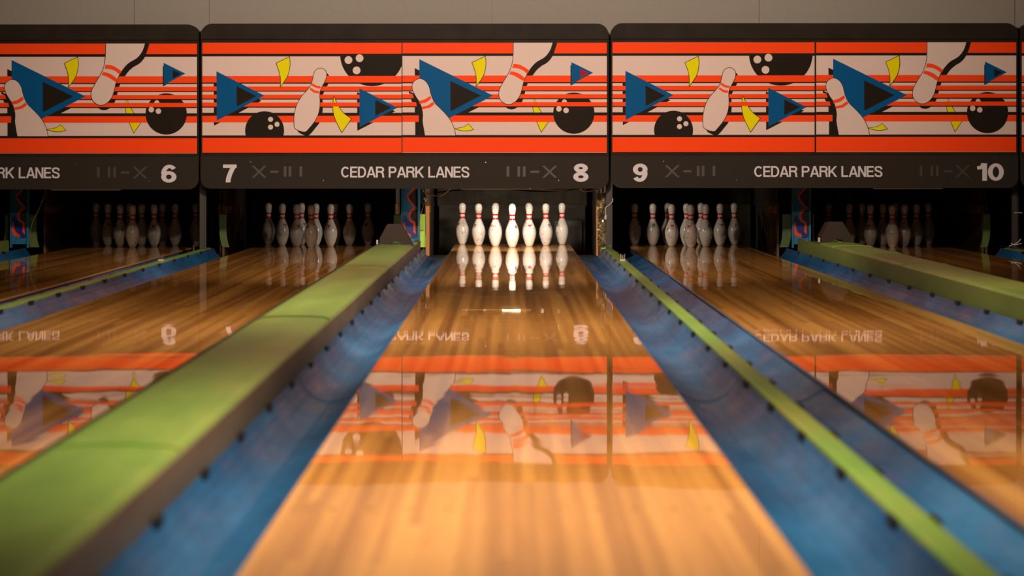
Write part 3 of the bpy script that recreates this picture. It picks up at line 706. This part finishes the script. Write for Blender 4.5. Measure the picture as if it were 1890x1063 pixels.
def text_bm(s_, x0, x1, z0, z1, t, X0, Z0, y):
    bm = BM(); H_ = z1-z0; lay = []; x = 0
    if s_[0].isdigit():
        n = {'10': [('1', .58), ('0', .93)], '11': [('1', .58), ('1', .58)], '12': [('1', .58), ('2', .86)]}.get(s_, [(s_, 0)])
        for c, w in n:
            w = w or (x1-x0)/H_
            lay.append((c, x, w)); x += w+.06
        x -= .06
    else:
        for c in s_:
            if c == ' ': x += .42; continue
            lay.append((c, x, WID[c])); x += WID[c]+(.095 if c not in 'A' else .06)
        x -= .095
    k = (x1-x0)/x; yk = .70 if s_[0].isdigit() else .90
    for li, (c, gx, w) in enumerate(lay):
        yy = y-.00005*(li % 2)
        for st, (pl, closed) in enumerate(glyph(c, w, t)):
            P_ = [(x0+(gx+a)*k, z1-b*H_) for a, b in pl]; W_ = t*H_/2
            if closed: P_ = P_[:-1]
            L_, R_ = [], []
            for i in range(len(P_)):
                a = Vector(P_[i-1] if (closed or i > 0) else P_[i]); b = Vector(P_[i]); d = Vector(P_[(i+1) % len(P_)] if (closed or i < len(P_)-1) else P_[i])
                d1, d2 = b-a, d-b
                if d1.length < 1e-6: d1 = d2
                if d2.length < 1e-6: d2 = d1
                d1.normalize(); d2.normalize(); m = Vector((d1.y+d2.y, -d1.x-d2.x)).normalized(); m /= max(.5, m.dot(Vector((d1.y, -d1.x))))
                m.y *= yk; L_.append(b+m*W_); R_.append(b-m*W_)
            if not closed and c in 'ARK7N' and abs(P_[0][1]-P_[-1][1]) > H_*.15 and c+str(st) in ('A0','A1','K1','K2','R2','71','N2'):
                for Q in (L_, R_):                # trim slanted strokes level with the line
                    for e, o_ in ((0, 1), (-1, -2)):
                        if c+str(st) in ('K1', 'K2') and e == 0: continue
                        if c+str(st) in ('R2', '71') and e == 0: continue
                        tgt = P_[e][1]; v, u = Q[e], Q[o_]
                        if abs(v.y-u.y) > 1e-5: f = (tgt-u.y)/(v.y-u.y); Q[e] = Vector((u.x+(v.x-u.x)*f, tgt))
            mk = lambda v: bm.verts.new(((v.x-VX)/225-X0, yy-.00002*st, HC+(VY-v.y)/225-Z0))
            A_ = [mk(v) for v in L_]; B_ = [mk(v) for v in R_]
            for i in range(len(P_) if closed else len(P_)-1):
                j = (i+1) % len(P_); bm.faces.new((A_[i], A_[j], B_[j], B_[i]))
    for f in bm.faces:
        f.normal_update()
        if f.normal.y > 0: f.normal_flip()
    return bm
def rrect(x0, x1, z0, z1, r, top=True, bot=True, n=8):
    pts = []
    for cx, cz, a0, on in ((x1-r, z1-r, 0, top), (x0+r, z1-r, 90, top), (x0+r, z0+r, 180, bot), (x1-r, z0+r, 270, bot)):
        if on: pts += [(cx+r*math.cos(math.radians(a0+90*k/n)), cz+r*math.sin(math.radians(a0+90*k/n))) for k in range(n+1)]
        else: pts.append((cx+(r if a0 in (0, 270) else -r), cz+(r if a0 in (0, 90) else -r)))
    return pts
def slab(bm, pts, y0, y1, mi=0):
    a = [bm.verts.new((x, y0, z)) for x, z in pts]; b = [bm.verts.new((x, y1, z)) for x, z in pts]
    for i in range(len(pts)):
        j = (i+1) % len(pts); bm.faces.new((a[i], a[j], b[j], b[i])).material_index = mi
    bm.faces.new(a).material_index = mi; bm.faces.new(b[::-1]).material_index = mi
    return bm
# unit: (numbers, shift of the left art, right art, lettering, left edge px, right edge px)
UNITS = [(5, -757, -752.2, -755.5, 370.5-757, 367.0, 1.5), (7, 0, 0, 0, 370.5, 1123.5, 0), (9, 754.6, 763.5, 762, 1127.5, 1879.0, -1), (11, 1510, 1515, 1515, 1883.0, 2640, -1)]
DIG = {5:((412-757,437-757,303.6,336.5),'5'),6:((298,326,304,337),'6'),7:((412,437,303.6,336.5),'7'),8:((1058,1086,302,335.5),'8'),9:((1168,1195,302,335.5),'9'),10:((1803,1852,301.5,333.5),'10'),11:((1923,1960,302,335),'11'),12:((2560,2608,302,335),'12')}
for a, dl, dr, dt, ex0, ex1, dy in UNITS:
    X0 = ((ex0+ex1)/2-VX)/225; Z0 = HC+(VY-348)/225
    name = {5:'ending in number six at the left edge', 7:'in the middle with numbers seven and eight', 9:'on the right with numbers nine and ten', 11:'seen as a sliver at the right edge'}[a]
    root = empty('masking_unit', (X0, DM, Z0), 'black framed orange sign board %s' % name, 'sign board', 'sign boards above the pins')
    zpx = lambda p: HC+(VY-p-dy)/225-Z0
    hw = (ex1-ex0)/2/225
    bm = BM(); slab(bm, rrect(-hw, hw, zpx(300), zpx(43.5), .095, True, False), .006, .16); obj('frame', bm, M_black, root)
    bm = BM(); slab(bm, rrect(-hw+.002, hw-.002, zpx(72.5), zpx(45.2), .085, True, False), -.016, .0055); obj('top_rail', bm, M_black, root)
    bm = BM(); slab(bm, rrect(-hw, hw, zpx(348), zpx(288.5), .085, False, True), -.012, .0055); obj('lower_board', bm, M_blackbd, root)
    wx0, wx1 = ex0+3.0, ex1-3.5
    seam = 742+(dl+dr)/2 if a != 9 else 1504.2
    if a == 5: seam = 742-754
    wt, wb = 79, 281.7
    o = obj('graphic_panel', art_mesh(left_art(), 360, 30, dl, wx0, seam-.8, wt, wb, X0, Z0), PM, root); o.location.z = -dy/225
    gp = right_art(a == 7)
    o = obj('graphic_panel', art_mesh(gp, 730, 30-.7, dr, seam+(.8 if a != 9 else 2.2), wx1, wt, wb, X0, Z0), PM, root); o.location.z = -dy/225
    obj('lettering', text_bm('CEDAR PARK LANES', 630+dt, 866+dt, 307.5+dy, 327.5+dy, .165, X0, Z0, -.0125), M_letter, root)
    for k in (a, a+1):
        (x0, x1, y0, y1), s = DIG[k]
        obj('lane_number', text_bm(s, x0, x1, y0, y1, .27, X0, Z0, -.0125), M_letter, root)
    # unlit strike indicators, barely visible
    for xs in (((467,490,'x'),(499,514,'-'),(524,529,'i'),(533,538,'i'),(553,558,'i')), ((935,940,'i'),(955,960,'i'),(965,970,'i'),(979,995,'-'),(1003,1026,'x'))):
        for x0, x1, t in xs:
            bm = BM()
            f = lambda px, py: ((px+dt-VX)/225-X0, -.0126, HC+(VY-py-dy)/225-Z0)
            if t == 'x':
                for (p, q) in (((x0,306),(x1,328)), ((x1,306),(x0,328))):
                    f = lambda px, py, e=(0 if p[0] < q[0] else .0001): ((px+dt-VX)/225-X0, -.0126-e, HC+(VY-py-dy)/225-Z0)
                    q4 = [(p[0]-2.5,p[1]),(p[0]+2.5,p[1]),(q[0]+2.5,q[1]),(q[0]-2.5,q[1])]
                    bm.faces.new([bm.verts.new(f(*v)) for v in q4])
            else:
                z0, z1 = (315, 319) if t == '-' else (307, 326)
                bm.faces.new([bm.verts.new(f(*v)) for v in ((x0,z0),(x1,z0),(x1,z1),(x0,z1))])
            obj('strike_indicator', bm, M_ghost, root)
    # screws and chips of bare metal
    for px, py in ((462.5,299),(597,333),(896.5,299.5),(1031,333)):
        p = ((px+dt-VX)/225-X0, -.0126, HC+(VY-py-dy)/225-Z0)
        bm = BM(); tube(bm, [(p[0], -.012, p[2]), (p[0], -.0145, p[2])], .0042, 8); obj('screw', bm, M_metal, root)
    # metal strip glimpsed under the board
    px0 = 850+dt; bm = BM(); box(bm, (px0-VX)/225-X0, (px0+128-VX)/225-X0, .0, .02, zpx(349.6), zpx(348.1)); obj('lower_lip', bm, M_lip, root)
print('objects', len(bpy.data.objects))
